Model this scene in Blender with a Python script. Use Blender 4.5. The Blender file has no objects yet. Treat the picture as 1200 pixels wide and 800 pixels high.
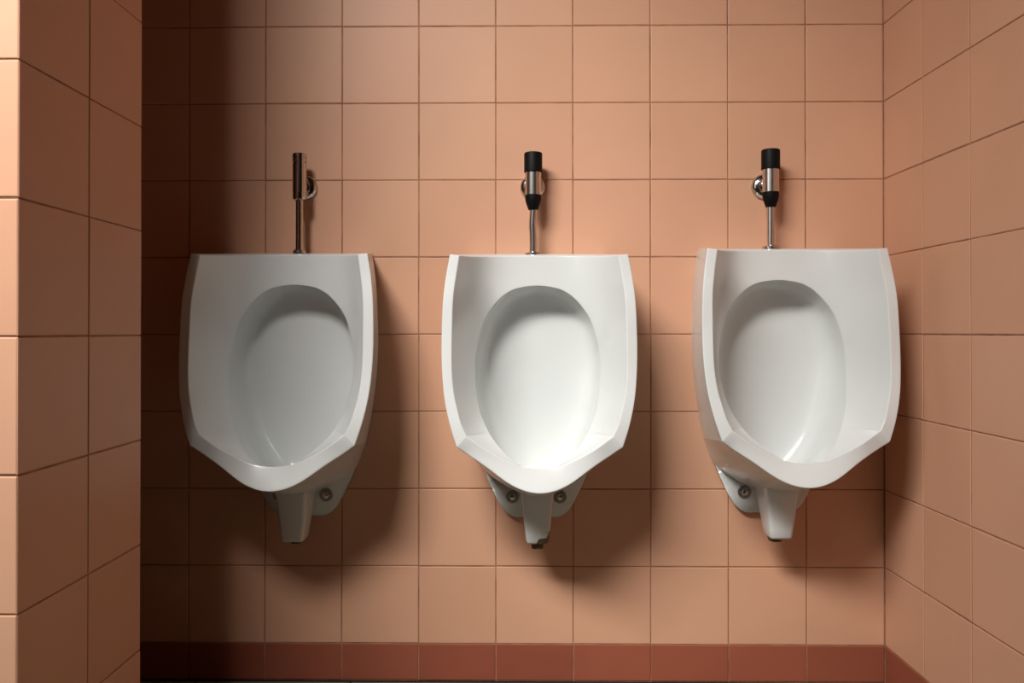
import bpy, bmesh, math, random
from mathutils import Vector, Matrix
random.seed(7)
scene = bpy.context.scene
COL = scene.collection
H = 0.678            # camera height above the floor
D = 1.60             # camera to back wall

# ------------------------------------------------------------------ materials
def new_mat(name):
    m = bpy.data.materials.new(name); m.use_nodes = True
    nt = m.node_tree
    return m, nt, nt.nodes['Principled BSDF']

def srgb(r, g, b):
    f = lambda c: (c/12.92 if c <= .04045 else ((c+.055)/1.055)**2.4)
    return (f(r/255), f(g/255), f(b/255), 1)

def tile_mat(name, c_lo, c_hi, rough=.3, grime=.10):
    m, nt, p = new_mat(name)
    N, L = nt.nodes.new, nt.links.new
    geo = N('ShaderNodeNewGeometry')
    ramp = N('ShaderNodeValToRGB')
    ramp.color_ramp.elements[0].color = c_lo
    ramp.color_ramp.elements[1].color = c_hi
    L(geo.outputs['Random Per Island'], ramp.inputs['Fac'])
    tc = N('ShaderNodeTexCoord')
    n1 = N('ShaderNodeTexNoise'); n1.inputs['Scale'].default_value = 5; n1.inputs['Detail'].default_value = 5
    L(tc.outputs['Object'], n1.inputs['Vector'])
    mr = N('ShaderNodeMapRange'); mr.inputs['From Min'].default_value = .35; mr.inputs['From Max'].default_value = .7
    mr.inputs['To Min'].default_value = 1.0; mr.inputs['To Max'].default_value = 1.0-grime
    L(n1.outputs['Fac'], mr.inputs['Value'])
    mx = N('ShaderNodeMix'); mx.data_type = 'RGBA'; mx.blend_type = 'MULTIPLY'; mx.inputs['Factor'].default_value = 1
    L(ramp.outputs['Color'], mx.inputs['A']); L(mr.outputs['Result'], mx.inputs['B'])
    L(mx.outputs['Result'], p.inputs['Base Color'])
    p.inputs['Roughness'].default_value = rough
    p.inputs['Specular IOR Level'].default_value = .25
    n2 = N('ShaderNodeTexNoise'); n2.inputs['Scale'].default_value = 14; n2.inputs['Detail'].default_value = 2
    L(tc.outputs['Object'], n2.inputs['Vector'])
    b = N('ShaderNodeBump'); b.inputs['Strength'].default_value = .12; b.inputs['Distance'].default_value = .004
    L(n2.outputs['Fac'], b.inputs['Height']); L(b.outputs['Normal'], p.inputs['Normal'])
    return m

def plain_mat(name, col, rough=.5, metal=0, noise=0.0, nscale=30, spec=.5):
    m, nt, p = new_mat(name)
    N, L = nt.nodes.new, nt.links.new
    p.inputs['Roughness'].default_value = rough
    p.inputs['Metallic'].default_value = metal
    p.inputs['Specular IOR Level'].default_value = spec
    tc = N('ShaderNodeTexCoord'); n = N('ShaderNodeTexNoise')
    n.inputs['Scale'].default_value = nscale; n.inputs['Detail'].default_value = 6
    L(tc.outputs['Object'], n.inputs['Vector'])
    ramp = N('ShaderNodeValToRGB')
    ramp.color_ramp.elements[0].position = .3; ramp.color_ramp.elements[1].position = .7
    ramp.color_ramp.elements[0].color = tuple(c*(1-noise) for c in col[:3])+(1,)
    ramp.color_ramp.elements[1].color = tuple(min(1, c*(1+noise)) for c in col[:3])+(1,)
    L(n.outputs['Fac'], ramp.inputs['Fac']); L(ramp.outputs['Color'], p.inputs['Base Color'])
    return m

M_TILE = tile_mat('salmon_tile', srgb(210, 158, 128), srgb(215, 164, 134), .45, .05)
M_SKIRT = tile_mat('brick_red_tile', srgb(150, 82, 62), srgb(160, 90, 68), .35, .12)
M_GROUT = plain_mat('grout', srgb(158, 112, 86), .9, 0, .35, 25)
M_FGROUT = plain_mat('floor_grout', srgb(40, 34, 28), .9, 0, .3, 40)
M_FLOOR = tile_mat('grey_floor_tile', srgb(122, 118, 104), srgb(132, 128, 114), .5, .2)
M_CEIL = plain_mat('dark_brown_plaster', srgb(76, 60, 48), .9, 0, .04, 8)  # unseen room surfaces, kept dark and warm to cut and tint bounced light
M_PORC = None
M_CHROME = plain_mat('chrome', (.58, .55, .52), .16, 1, .05, 60)
M_STEEL = plain_mat('brushed_steel', (.62, .58, .55), .26, 1, .06, 90)
M_BLACK = plain_mat('black_plastic', (.003, .003, .003), .55, 0, .2, 60, .15)
M_RUST = plain_mat('corroded_brass', srgb(92, 74, 48), .6, .3, .5, 160)
M_BOLT = plain_mat('dull_bolt_metal', (.34, .32, .29), .32, .85, .4, 250)
M_WIN = plain_mat('white_window_frame', srgb(225, 222, 215), .4)

def porcelain(name, chip):
    """glazed white vitreous china; chip = wear that bares brown body near the spout foot"""
    m, nt, p = new_mat(name)
    N, L = nt.nodes.new, nt.links.new
    tc = N('ShaderNodeTexCoord')
    n = N('ShaderNodeTexNoise'); n.inputs['Scale'].default_value = 9; n.inputs['Detail'].default_value = 4
    L(tc.outputs['Object'], n.inputs['Vector'])
    ramp = N('ShaderNodeValToRGB')
    ramp.color_ramp.elements[0].position = .3; ramp.color_ramp.elements[1].position = .7
    ramp.color_ramp.elements[0].color = (.66, .675, .66, 1); ramp.color_ramp.elements[1].color = (.69, .70, .685, 1)
    L(n.outputs['Fac'], ramp.inputs['Fac'])
    col = ramp.outputs['Color']
    if chip:
        sep = N('ShaderNodeSeparateXYZ'); L(tc.outputs['Object'], sep.inputs[0])
        n3 = N('ShaderNodeTexNoise'); n3.inputs['Scale'].default_value = 55; n3.inputs['Detail'].default_value = 3
        L(tc.outputs['Object'], n3.inputs['Vector'])
        # height of the chip edge rises to one side and wobbles
        a = N('ShaderNodeMath'); a.operation = 'MULTIPLY_ADD'
        L(sep.outputs['X'], a.inputs[0]); a.inputs[1].default_value = -.75; L(sep.outputs['Z'], a.inputs[2])
        b = N('ShaderNodeMath'); b.operation = 'MULTIPLY_ADD'
        L(n3.outputs['Fac'], b.inputs[0]); b.inputs[1].default_value = .03; L(a.outputs[0], b.inputs[2])
        c = N('ShaderNodeMath'); c.operation = 'LESS_THAN'
        L(b.outputs[0], c.inputs[0]); c.inputs[1].default_value = chip
        mx = N('ShaderNodeMix'); mx.data_type = 'RGBA'
        L(c.outputs[0], mx.inputs['Factor']); L(col, mx.inputs['A']); mx.inputs['B'].default_value = srgb(98, 80, 56)
        col = mx.outputs['Result']
    L(col, p.inputs['Base Color'])
    p.inputs['Roughness'].default_value = .2
    p.inputs['Specular IOR Level'].default_value = .5
    p.inputs['Coat Weight'].default_value = .0; p.inputs['Coat Roughness'].default_value = .05
    return m
M_PORC = porcelain('white_porcelain', 0)

# ------------------------------------------------------------------ helpers
def link_mesh(name, bm, mats, parent=None, smooth=True, sub=0):
    bmesh.ops.recalc_face_normals(bm, faces=bm.faces)
    me = bpy.data.meshes.new(name); bm.to_mesh(me); bm.free()
    for m in (mats if isinstance(mats, (list, tuple)) else [mats]): me.materials.append(m)
    if smooth:
        for p in me.polygons: p.use_smooth = True
    o = bpy.data.objects.new(name, me); COL.objects.link(o)
    if parent: o.parent = parent
    if sub:
        s = o.modifiers.new('sub', 'SUBSURF'); s.levels = sub; s.render_levels = sub
    return o

def structure(o):
    o['kind'] = 'structure'; return o

def box_into(bm, x0, x1, y0, y1, z0, z1):
    vs = [bm.verts.new((x, y, z)) for x in (x0, x1) for y in (y0, y1) for z in (z0, z1)]
    for f in ((0,1,3,2),(4,6,7,5),(0,4,5,1),(2,3,7,6),(0,2,6,4),(1,5,7,3)):
        bm.faces.new([vs[i] for i in f])

def tiles_into(bm, org, u, v, n, ulines, vlines, gap=.0020, depth=.0012, bev=.0013, mat=0, tilt=.0004):
    """raised bevelled tiles in the plane org+u*a+v*b; their faces lie in the plane, grout lies depth behind it"""
    org, u, v, n = Vector(org), Vector(u), Vector(v), Vector(n)
    for i in range(len(ulines)-1):
        for j in range(len(vlines)-1):
            a0, a1 = sorted((ulines[i], ulines[i+1])); b0, b1 = sorted((vlines[j], vlines[j+1]))
            jx = random.uniform(-.0003, .0003); jy = random.uniform(-.0003, .0003)
            a0 += gap/2+jx; a1 -= gap/2-jx; b0 += gap/2+jy; b1 -= gap/2-jy
            if a1-a0 < .006 or b1-b0 < .006: continue
            def P(a, b, c): return bm.verts.new(org+u*a+v*b+n*c)
            t = [random.uniform(-tilt, 0) for _ in range(4)]
            lo = [P(a0,b0,-depth-.0005), P(a1,b0,-depth-.0005), P(a1,b1,-depth-.0005), P(a0,b1,-depth-.0005)]
            e = bev
            md = [P(a0+.2*e,b0+.2*e,t[0]-.35*e), P(a1-.2*e,b0+.2*e,t[1]-.35*e), P(a1-.2*e,b1-.2*e,t[2]-.35*e), P(a0+.2*e,b1-.2*e,t[3]-.35*e)]
            hi = [P(a0+e,b0+e,t[0]), P(a1-e,b0+e,t[1]), P(a1-e,b1-e,t[2]), P(a0+e,b1-e,t[3])]
            for A, B in ((lo, md), (md, hi)):
                for k in range(4):
                    f = bm.faces.new((A[k], A[(k+1)%4], B[(k+1)%4], B[k])); f.material_index = mat
            f = bm.faces.new(hi); f.material_index = mat

SK = .0722
ZL = [SK+.15*k for k in range(17)]
ZTOP = ZL[-1]                                     # ceiling height 2.47
XR = .717                                         # right wall
XL = -1.72                                        # left wall (with the assumed window)
YF = -2.60                                        # wall behind the camera

def lines(start, end, step):
    out = [start]; s = 1 if end > start else -1
    while (end-out[-1])*s > step+1e-6: out.append(out[-1]+s*step)
    out.append(end); return out

def tiled_wall(name, org, u, n, ul, back, sk=True, cut=None, smooth=False):
    bm = bmesh.new()
    vl = ZL if sk else ZL
    tiles_into(bm, org, u, (0,0,1), n, ul, vl, mat=0)
    # grout slab behind the tiles
    o, uu, nn = Vector(org), Vector(u), Vector(n)
    a0, a1 = min(ul)-.05, max(ul)+.05
    pts = [o+uu*a+nn*c+Vector((0,0,z)) for a in (a0, a1) for c in (-.0012, -back) for z in (0, ZTOP)]
    vs = [bm.verts.new(p) for p in pts]
    for f in ((0,1,3,2),(4,6,7,5),(0,4,5,1),(2,3,7,6),(0,2,6,4),(1,5,7,3)):
        ff = bm.faces.new([vs[i] for i in f]); ff.material_index = 1
    return structure(link_mesh(name, bm, [M_TILE, M_GROUT], smooth=False))

def skirting(name, org, u, n, ul):
    bm = bmesh.new()
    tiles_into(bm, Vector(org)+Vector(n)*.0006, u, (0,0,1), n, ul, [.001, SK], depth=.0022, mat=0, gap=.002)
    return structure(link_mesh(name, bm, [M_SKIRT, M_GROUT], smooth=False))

# ------------------------------------------------------------------ room shell
xl = [XR-.15*k for k in range(0, 17)]             # back wall joints, from the right corner
xl[-1] = XL
tiled_wall('wall_back', (0, D, 0), (1,0,0), (0,-1,0), xl, .08)
skirting('baseboard_back', (0, D, 0), (1,0,0), (0,-1,0), xl)
yl = lines(D, .70, .15)
XF = 2.4                                          # far side of the unseen space behind the camera, widened to cut bounce
tiled_wall('wall_right', (XR, 0, 0), (0,1,0), (-1,0,0), yl, .08)
skirting('baseboard_right', (XR, 0, 0), (0,1,0), (-1,0,0), yl)
xf = lines(XR, XL, .15)
bm = bmesh.new(); box_into(bm, XL-.1, XF+.08, YF-.08, YF, 0, ZTOP)
structure(link_mesh('wall_front', bm, [M_CEIL], smooth=False))
bm = bmesh.new(); box_into(bm, XF, XF+.08, YF, .78, 0, ZTOP); box_into(bm, XR+.082, XF, .72, .78, 0, ZTOP); box_into(bm, XR, XR+.082, .64, .695, 0, ZTOP)
structure(link_mesh('wall_side', bm, [M_CEIL], smooth=False))

# stub partition on the left: a wall end two tiles thick, tiled on its faces
PX, PY0, PY1 = -.534, .882, 1.178
bm = bmesh.new()
tiles_into(bm, (PX, 0, 0), (0,1,0), (0,0,1), (1,0,0), [PY0, PY0+.149, PY1], ZL, mat=0)
px = lines(PX, XL, .15)
tiles_into(bm, (0, PY0, 0), (1,0,0), (0,0,1), (0,-1,0), px, ZL, mat=0)
tiles_into(bm, (0, PY1, 0), (1,0,0), (0,0,1), (0,1,0), px, ZL, mat=0)
tiles_into(bm, (PX+.0006, 0, 0), (0,1,0), (0,0,1), (1,0,0), [PY0, PY0+.149, PY1], [.001, SK], mat=2)
tiles_into(bm, (0, PY0-.0006, 0), (1,0,0), (0,0,1), (0,-1,0), px, [.001, SK], mat=2)
n0 = len(bm.faces)
box_into(bm, XL, PX-.0016, PY0+.0016, PY1-.0016, 0, ZTOP)
bm.faces.ensure_lookup_table()
for f in bm.faces[n0:]: f.material_index = 1
structure(link_mesh('wall_partition', bm, [M_TILE, M_GROUT, M_SKIRT], smooth=False))

# left wall with an assumed window that holds the added fill light (outside the frame)
WY0, WY1, WZ0, WZ1 = -.75, .15, H+.20, H+1.30
bm = bmesh.new()
for (y0, y1, z0, z1) in ((YF, WY0, 0, ZTOP), (WY1, D, 0, ZTOP), (WY0, WY1, 0, WZ0), (WY0, WY1, WZ1, ZTOP)):
    box_into(bm, XL-.10, XL, y0, y1, z0, z1)
structure(link_mesh('wall_left', bm, [M_CEIL], smooth=False))
bm = bmesh.new()
t = .03
for (y0, y1, z0, z1) in ((WY0, WY0+t, WZ0, WZ1), (WY1-t, WY1, WZ0, WZ1), (WY0+t, WY1-t, WZ0, WZ0+t), (WY0+t, WY1-t, WZ1-t, WZ1)):
    box_into(bm, XL-.07, XL-.03, y0, y1, z0, z1)
structure(link_mesh('assumed_window_1', bm, [M_WIN], smooth=False))

# floor and ceiling
bm = bmesh.new()
fx = [-.314-.30*k for k in range(3, 0, -1)]+[-.314+.3005*k for k in range(0, 4)]+[XR+.30*k for k in range(0, 6)]
fx = sorted([x for x in fx if x > XL]+[XL])
tiles_into(bm, (0,0,0), (1,0,0), (0,1,0), (0,0,1), fx, lines(D-.004, YF, .30), gap=.004, mat=0)
n0 = len(bm.faces)
box_into(bm, XL-.1, XF+.08, YF-.08, D+.08, -.06, -.0016)
bm.faces.ensure_lookup_table()
for f in bm.faces[n0:]: f.material_index = 1
structure(link_mesh('floor', bm, [M_FLOOR, M_FGROUT], smooth=False))
bm = bmesh.new(); box_into(bm, XL-.1, XF+.08, YF-.08, D+.08, ZTOP, ZTOP+.06)
structure(link_mesh('ceiling', bm, [M_CEIL], smooth=False))

# ------------------------------------------------------------------ urinal
def crom(pts, n=14):
    pts = [Vector(p) for p in pts]
    if len(pts) == 2:
        return [pts[0].lerp(pts[1], k/n) for k in range(n+1)]
    out = []
    def beyond(e, i):
        return Vector((-i.x, i.y, i.z)) if abs(e.x) < 1e-6 and abs(i.z-e.z) < abs(i.x)*1.2 else e*2-i
    P = [beyond(pts[0], pts[1])]+pts+[beyond(pts[-1], pts[-2])]
    for i in range(1, len(P)-2):
        for k in range(n):
            t = k/n
            out.append(.5*((2*P[i])+(P[i+1]-P[i-1])*t+(2*P[i-1]-5*P[i]+4*P[i+1]-P[i+2])*t*t+(3*P[i]-P[i-1]-3*P[i+1]+P[i+2])*t**3))
    out.append(pts[-1]); return out

def resample(pts, ts):
    c = crom(pts)
    acc = [0]
    for a, b in zip(c, c[1:]): acc.append(acc[-1]+(b-a).length)
    out = []
    for t in ts:
        s = t*acc[-1]; i = 0
        while i < len(acc)-2 and acc[i+1] < s: i += 1
        l = acc[i+1]-acc[i]
        out.append(c[i].lerp(c[i+1], 0 if l == 0 else min(1, max(0, (s-acc[i])/l))))
    return out

TA = [1-(1-k/20)**1.5 for k in range(21)]                       # closer together at the corners
TB = [k/36-.9*math.sin(2*math.pi*k/36)/(2*math.pi) for k in range(37)]
TC = [(k/20)**1.4 for k in range(21)]
def half_smooth(A, B, C):
    # one smooth outline without a corner: spline first, then split where the parts meet
    pts = [Vector(p) for p in A+B[1:]+C[1:]]
    c = crom(pts); n = 14
    i1, i2 = (len(A)-1)*n, (len(A)+len(B)-2)*n
    def rs(c, ts):
        acc = [0]
        for a, b in zip(c, c[1:]): acc.append(acc[-1]+(b-a).length)
        out = []
        for t in ts:
            s = t*acc[-1]; i = 0
            while i < len(acc)-2 and acc[i+1] < s: i += 1
            out.append(c[i].lerp(c[i+1], min(1, max(0, (s-acc[i])/(acc[i+1]-acc[i])))))
        return out
    return rs(c[:i1+1], TA)+rs(c[i1:i2+1], TB)[1:]+rs(c[i2:], TC)[1:]
def half(A, B, C):
    return resample(A, TA)+resample(B, TB)[1:]+resample(C, TC)[1:]

# (x from the axis, d out from the wall, z above camera height), half outlines: top middle > top corner > shoulder > bottom middle
wall = half([(0,0,.150),(.07,0,.150),(.131,0,.149)],
            [(.131,0,.149),(.139,0,.09),(.143,0,.0),(.142,0,-.06),(.137,0,-.12),(.128,0,-.18),(.121,0,-.215)],
            [(.121,0,-.215),(.103,0,-.263),(.08,0,-.285),(.05,0,-.302),(.025,0,-.311),(0,0,-.314)])
rim_o = half([(0,.069,.1425),(.05,.071,.142),(.09,.084,.141),(.118,.112,.139),(.134,.150,.1362),(.145,.172,.1343),(.154,.180,.1328)],
             [(.154,.180,.1328),(.1605,.184,.095),(.1655,.191,.048),(.1672,.196,-.017),(.1662,.201,-.061),(.1625,.208,-.104),(.157,.213,-.135),(.1490,.217,-.166),(.1395,.219,-.1945)],
             [(.1395,.219,-.1945),(.1200,.215,-.2085),(.0885,.220,-.2285),(.0530,.228,-.2530),(.0258,.233,-.2650),(0,.235,-.2690)])
rim_i = half([(0,.078,.1385),(.05,.080,.138),(.085,.091,.137),(.110,.118,.1345),(.124,.150,.1325),(.132,.172,.1315),(.137,.1805,.1308)],
             [(.137,.1805,.1308),(.1425,.184,.095),(.1475,.190,.055),(.1490,.196,-.003),(.1487,.202,-.064),(.145,.208,-.104),(.1375,.214,-.136),(.1315,.218,-.157),(.1225,.2205,-.1755)],
             [(.1225,.2205,-.1755),(.0930,.2190,-.1975),(.0616,.2175,-.2150),(.0350,.2165,-.2262),(.016,.216,-.2295),(0,.216,-.2303)])
opening = half_smooth([(0,.080,.0835),(.035,.080,.0790),(.054,.081,.0708),(.0685,.082,.0595),(.0825,.084,.0440)],
               [(.0825,.084,.0440),(.096,.087,.0235),(.1035,.090,.0031),(.1090,.093,-.0188),(.1133,.094,-.0438),(.1140,.098,-.0763),(.1105,.108,-.1113),(.1024,.125,-.1467),(.0834,.152,-.1834)],
               [(.0834,.152,-.1834),(.0575,.184,-.2105),(.0345,.201,-.2265),(.017,.207,-.2330),(0,.208,-.2350)])
def lerp(a, b, t): return [p.lerp(q, t) for p, q in zip(a, b)]
nA, nB = len(TA), len(TA)+len(TB)-1
N_ = len(wall)

def support(a, b, r):                      # a loop at distance r from a, towards b
    out = []
    for p, q in zip(a, b):
        l = (q-p).length
        out.append(p.lerp(q, min(.3, r/l) if l > 1e-6 else 0))
    return out

rimB = rim_i[nA-1:nB]                       # side rim, top to shoulder
def at_z(z):
    if z >= rimB[0].z: return rimB[0].x, rimB[0].y
    for a, b in zip(rimB, rimB[1:]):
        if b.z <= z <= a.z:
            t = (a.z-z)/(a.z-b.z); return a.x+(b.x-a.x)*t, a.y+(b.y-a.y)*t
    return rimB[-1].x, rimB[-1].y
def g_(t):
    return min(1, max(0, t))**4.1
def panel(x, z):                             # depth of the concave back panel
    xr, dr = at_z(z); dc = .078
    return dc+(dr-dc)*g_(x/xr)
for i in range(nA-1):                         # top edge of the panel follows the same curve
    rim_i[i].y = panel(rim_i[i].x, rim_i[i].z)
    rim_o[i].y = rim_i[i].y-.009*(1-(i/(nA-1))**5)
mids = []
for fr in (.07, .16, .26, .36, .46, .56, .66, .76, .86):
    lp = []
    for i in range(N_):
        a, b = rim_i[i], opening[i]
        c = a.lerp(b, fr)
        ya = panel(a.x, a.z); yb = panel(b.x, b.z)
        yf = panel(c.x, c.z)+(a.y-ya)*(1-fr)+(b.y-yb)*fr
        wgt = max(0, min(1, (nB+4-i)/16)); wgt = wgt*wgt*(3-2*wgt)
        fade = max(0, 1-(i-nB)/(N_-nB-3)) if i > nB else 1
        yl = c.y-.045*fr*(1-fr)*fade
        c.y = yf*wgt+yl*(1-wgt)
        lp.append(c)
    mids.append(lp)

mid_out = []
for i, p in enumerate(lerp(wall, rim_o, .5)):
    q = p.copy()
    if i >= nA-1: q.x *= 1.025
    if i >= nB: q.z -= .006*(i-nB)/(N_-nB)
    mid_out.append(q)
loops = [wall, [p+Vector((0,.006,0)) for p in wall], lerp(wall, mid_out, .5), mid_out, lerp(mid_out, rim_o, .55), support(rim_o, mid_out, .0045), rim_o,
         support(rim_o, rim_i, .0035), support(rim_i, rim_o, .0028), rim_i, support(rim_i, mids[0], .004),
         *mids, support(opening, mids[-1], .0035), opening]
cen = Vector((0, .012, -.085))
first = []
for i, p in enumerate(opening):
    q = p.copy(); q.y -= .004; q.x *= 1.004; q.z += .001*max(0, 1-i/nA)
    first.append(q)
loops.append(first)
NR = 11
for k in range(1, NR):
    th = (k/NR)*math.pi/2
    lat, dep = math.cos(th)**.27, math.sin(th)**.6
    ring = []
    for i, p in enumerate(first):
        q = Vector((p.x*lat, p.y+(cen.y-p.y)*dep, cen.z+(p.z-cen.z)*lat))
        wb = max(0, min(1, (-.13-p.z)/.10))
        q.z -= wb*.060*math.sin(math.pi*(k/NR)**1.3)**.7
        if i < nA: q.z += .006*math.sin(math.pi*k/NR)*(1-i/nA)
        ring.append(q)
    loops.append(ring)

def urinal_body(parent):
    bm = bmesh.new()
    rows = []
    for lp in loops:
        full = [Vector((p.x, -p.y, p.z)) for p in lp]
        full += [Vector((-p.x, p.y, p.z)) for p in reversed(full[1:-1])]
        rows.append([bm.verts.new(p) for p in full])
    n = len(rows[0])
    for a, b in zip(rows, rows[1:]):
        for i in range(n):
            bm.faces.new((a[i], a[(i+1)%n], b[(i+1)%n], b[i]))
    c = bm.verts.new((cen.x, -cen.y, cen.z))
    for i in range(n):
        bm.faces.new((rows[-1][i], rows[-1][(i+1)%n], c))
    return link_mesh('bowl_body', bm, M_PORC, parent, sub=2)

def prism(bm, outline, y0, y1, bev):
    """closed x-z outline extruded from y0 (back) to y1 (front)"""
    a = [bm.verts.new((x, y0, z)) for x, z in outline]; b = [bm.verts.new((x, y1, z)) for x, z in outline]
    n = len(a)
    for i in range(n): bm.faces.new((a[i], a[(i+1)%n], b[(i+1)%n], b[i]))
    f = bm.faces.new(b); bm.faces.new(list(reversed(a)))
    if bev:
        bmesh.ops.bevel(bm, geom=list(f.edges), offset=bev, segments=3, profile=.5, affect='EDGES')

def flange(parent):
    half_ = [(0,-.262),(.102,-.255),(.098,-.272),(.088,-.296),(.076,-.321),(.064,-.341),(.052,-.352),(.040,-.357),(.028,-.357),(0,-.357)]
    pts = [(p.x, p.z) for p in crom([(x, 0, z) for x, z in half_[1:9]], 4)]
    out = [(0,-.262)]+pts+[(0,-.357)]+[(-x, z) for x, z in reversed(pts)]
    bm = bmesh.new(); prism(bm, out, 0, -.013, .003)
    o = link_mesh('mounting_flange', bm, M_PORC, parent)
    return o

def spout(parent, mat):
    # tapered rounded box, wide at the bowl and narrow at its foot
    bm = bmesh.new()
    rows = []
    #      z      half w  d_front d_back
    prof = [(-.291,.030,.108,.02),(-.297,.0297,.107,.02),(-.312,.0278,.103,.025),(-.345,.0248,.099,.034),(-.370,.0222,.0965,.042),(-.3845,.0205,.0950,.047),(-.3885,.0185,.0925,.050)]
    for z, w, df, db in prof:
        r = .007
        pts = []
        for cx, cy, a0 in ((w-r, df-r, 0), (-(w-r), df-r, 90), (-(w-r), db+r, 180), (w-r, db+r, 270)):
            for k in range(5):
                a = math.radians(a0+k*22.5)
                pts.append((cx+r*math.cos(a), -(cy+r*math.sin(a)), z))
        rows.append([bm.verts.new(p) for p in pts])
    n = len(rows[0])
    for a, b in zip(rows, rows[1:]):
        for i in range(n): bm.faces.new((a[i], a[(i+1)%n], b[(i+1)%n], b[i]))
    bm.faces.new(rows[-1]); bm.faces.new(list(reversed(rows[0])))
    return link_mesh('drain_spout', bm, mat, parent)

def lathe(bm, prof, org, axis='z', seg=40):
    """prof: list of (radius, height along axis)"""
    ox, oy, oz = org
    rows = []
    for r, h in prof:
        row = []
        for k in range(seg):
            a = 2*math.pi*k/seg
            c, s = r*math.cos(a), r*math.sin(a)
            row.append(bm.verts.new((ox+c, oy+s, oz+h) if axis == 'z' else (ox+c, oy-h, oz+s)))
        rows.append(row)
    for a, b in zip(rows, rows[1:]):
        for i in range(seg): bm.faces.new((a[i], a[(i+1)%seg], b[(i+1)%seg], b[i]))
    bm.faces.new(rows[0]); bm.faces.new(list(reversed(rows[-1])))

def sharp(o, ang=32):
    me = o.data
    b = bmesh.new(); b.from_mesh(me)
    for e in b.edges:
        if len(e.link_faces) == 2 and e.calc_face_angle(0) > math.radians(ang): e.smooth = False
    b.to_mesh(me); b.free(); return o

def bolt(parent, x, z):
    bm = bmesh.new()
    lathe(bm, [(.0128, 0), (.0128, .0015), (.0118, .0026), (.0085, .0027)], (x, -.0130, z), 'y', 32)      # washer
    o = sharp(link_mesh('mounting_bolt', bm, M_BOLT, parent))
    o['label'] = 'dull metal bolt with round washer'
    bm = bmesh.new()
    lathe(bm, [(.0068, 0), (.0068, .004), (.0055, .0058), (.0025, .0066)], (x, -.0155, z), 'y', 6)
    h = sharp(link_mesh('bolt_head', bm, M_STEEL, o))
    return o

def drain(parent, dx, r, drop):
    bm = bmesh.new()
    lathe(bm, [(r*1.0, 0), (r, -drop*.55), (r*.9, -drop*.6), (r*.85, -drop), (r*.6, -drop)], (dx, -.073, -.3835), 'z', 28)
    o = sharp(link_mesh('drain_stub', bm, M_RUST, parent))
    o['label'] = 'brown corroded drain end'
    return o

def nozzle(parent):
    bm = bmesh.new()
    lathe(bm, [(.0045, 0), (.0045, .006), (.003, .008)], (0, -.052, .0795), 'z', 20)
    return sharp(link_mesh('rinse_nozzle', bm, M_STEEL, parent))

def urinal(x, dz, label, spmat, drain_args, only=None):
    root = bpy.data.objects.new('urinal', None); COL.objects.link(root)
    root.empty_display_size = .1
    root.location = (x, D-.0005, H+dz)
    root['label'] = label; root['category'] = 'urinal'; root['group'] = 'white urinals on the tiled wall'
    urinal_body(root); flange(root); spout(root, spmat)
    bolt(root, -.0455, -.3175); bolt(root, .0455, -.3175)
    drain(root, *drain_args)
    return root

urinal(-.405, .002, 'white porcelain urinal under the all-metal flush valve, nearest the left partition', M_PORC, (.003, .0105, .011))
urinal(.045, 0, 'middle white porcelain urinal with a chipped brown spout end', porcelain('chipped_porcelain', -.3685), (.0, .0125, .017))
urinal(.489, .010, 'white porcelain urinal next to the right-hand tiled wall corner', M_PORC, (-.006, .0135, .012))

# ------------------------------------------------------------------ flush valves
def tube(bm, pts, r, seg=24):
    rows = []
    for i, p in enumerate(pts):
        p = Vector(p)
        rows.append([bm.verts.new((p.x+r*math.cos(2*math.pi*k/seg), p.y+r*math.sin(2*math.pi*k/seg), p.z)) for k in range(seg)])
    for a, b in zip(rows, rows[1:]):
        for i in range(seg): bm.faces.new((a[i], a[(i+1)%seg], b[(i+1)%seg], b[i]))
    bm.faces.new(rows[0]); bm.faces.new(list(reversed(rows[-1])))

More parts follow.
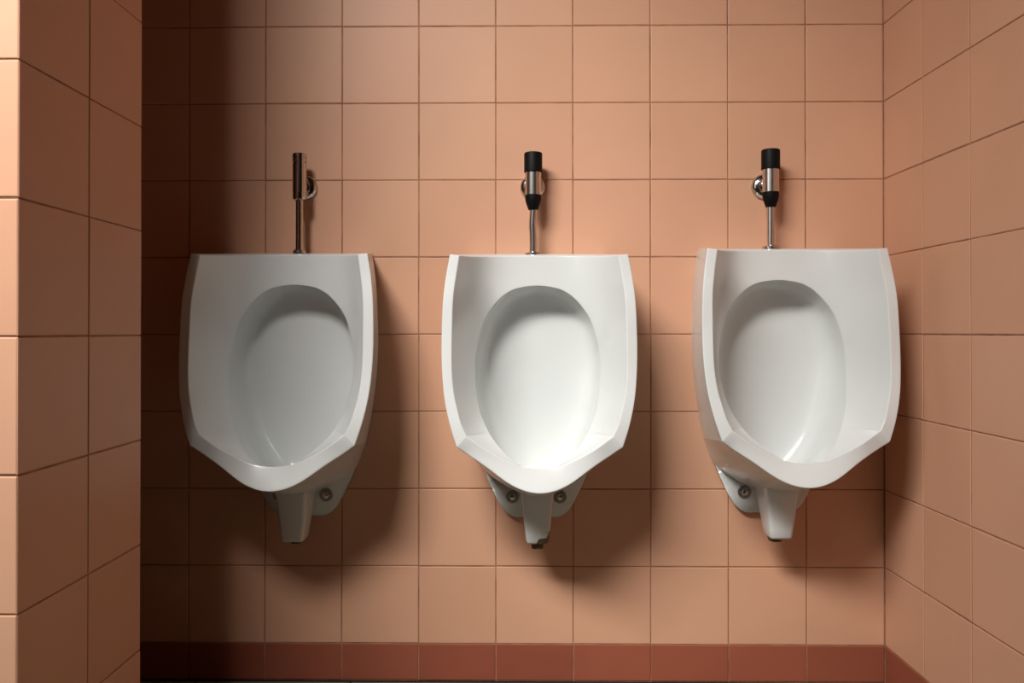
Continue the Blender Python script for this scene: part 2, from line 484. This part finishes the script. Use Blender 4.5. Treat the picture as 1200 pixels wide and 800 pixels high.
def valve(x, zb, ztop, kind, label, bend=0.0, dv=.043):
    """zb: foot on the urinal, ztop: top of the cap, both relative to camera height"""
    root = bpy.data.objects.new('flush_valve', None); COL.objects.link(root)
    root.location = (x, D, H+zb); root.empty_display_size = .05
    root['label'] = label; root['category'] = 'flush valve'; root['group'] = 'flush valves above the urinals'
    h = ztop-zb
    def P(name, bm, m, lab=None):
        o = sharp(link_mesh(name, bm, m, root))
        if lab: o['label'] = lab
        return o
    zr = H*0+(.2795-zb)                      # rosette height
    # wall rosette
    bm = bmesh.new()
    lathe(bm, [(.0245, 0), (.0243, .004), (.0225, .0075), (.018, .0105), (.0125, .012), (.011, .012)], (0, 0, zr), 'y', 48)
    P('wall_rosette', bm, M_CHROME)
    bm = bmesh.new()
    lathe(bm, [(.0105, .010), (.0105, dv-.004)], (0, 0, zr), 'y', 32)
    P('inlet_neck', bm, M_CHROME)
    # foot washer and pipe
    bm = bmesh.new()
    if kind == 'metal':
        lathe(bm, [(.0125, 0), (.0125, .0045), (.011, .0065), (.009, .007)], (0, -dv, 0), 'z')
    else:
        lathe(bm, [(.0165, -.002), (.0165, .001), (.014, .003), (.009, .0045)], (0, -dv, 0), 'z')
    P('foot_collar', bm, M_STEEL)
    bm = bmesh.new()
    zt = h-(.085 if kind == 'metal' else .103)
    pts = []
    for k in range(17):
        t = k/16
        off = -bend*math.exp(-((t-.62)/.2)**2)+bend*.5*math.exp(-((t-.95)/.12)**2)
        pts.append((off, -dv, .002+(zt-.002)*t))
    tube(bm, pts, .0071)
    P('flush_pipe', bm, M_STEEL if kind == 'capped' else M_CHROME)
    bm = bmesh.new()
    if kind == 'metal':
        b0 = h-.0895
        R = .0132
        lathe(bm, [(.0085, b0), (.0120, b0+.002), (R, b0+.0055), (R, b0+.0135), (R-.0013, b0+.0137), (R-.0013, b0+.0147), (R, b0+.0149), (R, h-.0185)], (0, -dv, 0), 'z', 48)
        P('valve_body', bm, M_CHROME)
        bm = bmesh.new()
        lathe(bm, [(R-.0022, h-.0185), (R-.0022, h-.0164), (R+.0002, h-.0161), (R+.0002, h-.0100), (R-.0016, h-.0098), (R-.0016, h-.0082), (R+.0002, h-.0080), (R+.0002, h-.001), (R-.001, h), (R-.004, h)], (0, -dv, 0), 'z', 48)
        P('push_cap', bm, M_CHROME)
    else:
        c0 = h-.0375; s0 = h-.0805; n0 = h-.1085
        lathe(bm, [(.0147, s0), (.0152, s0+.0005), (.0152, c0+.001)], (0, -dv, 0), 'z', 48)
        P('valve_body', bm, M_STEEL)
        bm = bmesh.new()
        lathe(bm, [(.0165, c0), (.0172, c0+.001), (.0172, h-.0025), (.0165, h-.0008), (.015, h), (.010, h)], (0, -dv, 0), 'z', 48)
        P('push_cap', bm, M_BLACK, 'matt black push cap')
        bm = bmesh.new()
        lathe(bm, [(.0082, n0), (.0095, n0+.0012), (.0118, n0+.008), (.0145, n0+.016), (.0152, n0+.022), (.0152, s0+.0003)], (0, -dv, 0), 'z', 48)
        P('lower_nut', bm, M_BLACK, 'black tapered lower nut')
    return root

valve(-.405, .1475, .337, 'metal', 'all-metal flush valve without a black cap above the left urinal')
valve(.0385, .1455, .3375, 'capped', 'black-capped flush valve with a slightly kinked pipe above the middle urinal', bend=.0011)
valve(.486, .1570, .3420, 'capped', 'black-capped flush valve with straight pipe, nearest the right-hand corner')

# ------------------------------------------------------------------ light
def area(name, loc, rot, sx, sy, power, color):
    l = bpy.data.lights.new(name, 'AREA'); l.shape = 'RECTANGLE'; l.size = sx; l.size_y = sy
    l.energy = power; l.color = color
    o = bpy.data.objects.new(name, l); COL.objects.link(o); o.location = loc; o.rotation_euler = rot
    return o
FILL_W = 5
LP = Vector((-.95, -.26, H+1.70))
o = area('lamp', LP, (0,0,0), 1.2, .50, 22.5, (1, .985, .95))
o.rotation_euler = (Vector((-.19, D, H-.20))-LP).to_track_quat('-Z', 'Y').to_euler()
o.data.spread = math.radians(68)
# fill light added at the assumed window to brighten the right wall
cy, cz = (WY0+WY1)/2, (WZ0+WZ1)/2
o = area('side_fill_light', (XL-.015, cy, cz), (0, 0, 0), WZ1-WZ0-.08, WY1-WY0-.08, FILL_W, (1, .985, .955))
o.rotation_euler = (0, math.radians(-90), 0)

w = bpy.data.worlds.new('world'); scene.world = w; w.use_nodes = True
w.node_tree.nodes['Background'].inputs['Color'].default_value = (1, .95, .9, 1)
w.node_tree.nodes['Background'].inputs['Strength'].default_value = .03

# ------------------------------------------------------------------ camera
FPX = 965
cam = bpy.data.cameras.new('camera'); co = bpy.data.objects.new('camera', cam); COL.objects.link(co)
cam.sensor_width = 36; cam.lens = FPX/1200*36; cam.clip_start = .01
yaw, pitch = math.radians(.75), math.radians(.35)
co.location = (0, 0, H)
co.rotation_euler = (math.radians(90)+pitch, 0, yaw)
cam.shift_x = (FPX*math.tan(yaw)-1)/1200
cam.shift_y = -(12+FPX*math.tan(pitch))/1200
scene.camera = co

vs = scene.view_settings
vs.view_transform = 'Standard'; vs.look = 'None'; vs.gamma = 1; vs.exposure = 0.0; vs.use_curve_mapping = False
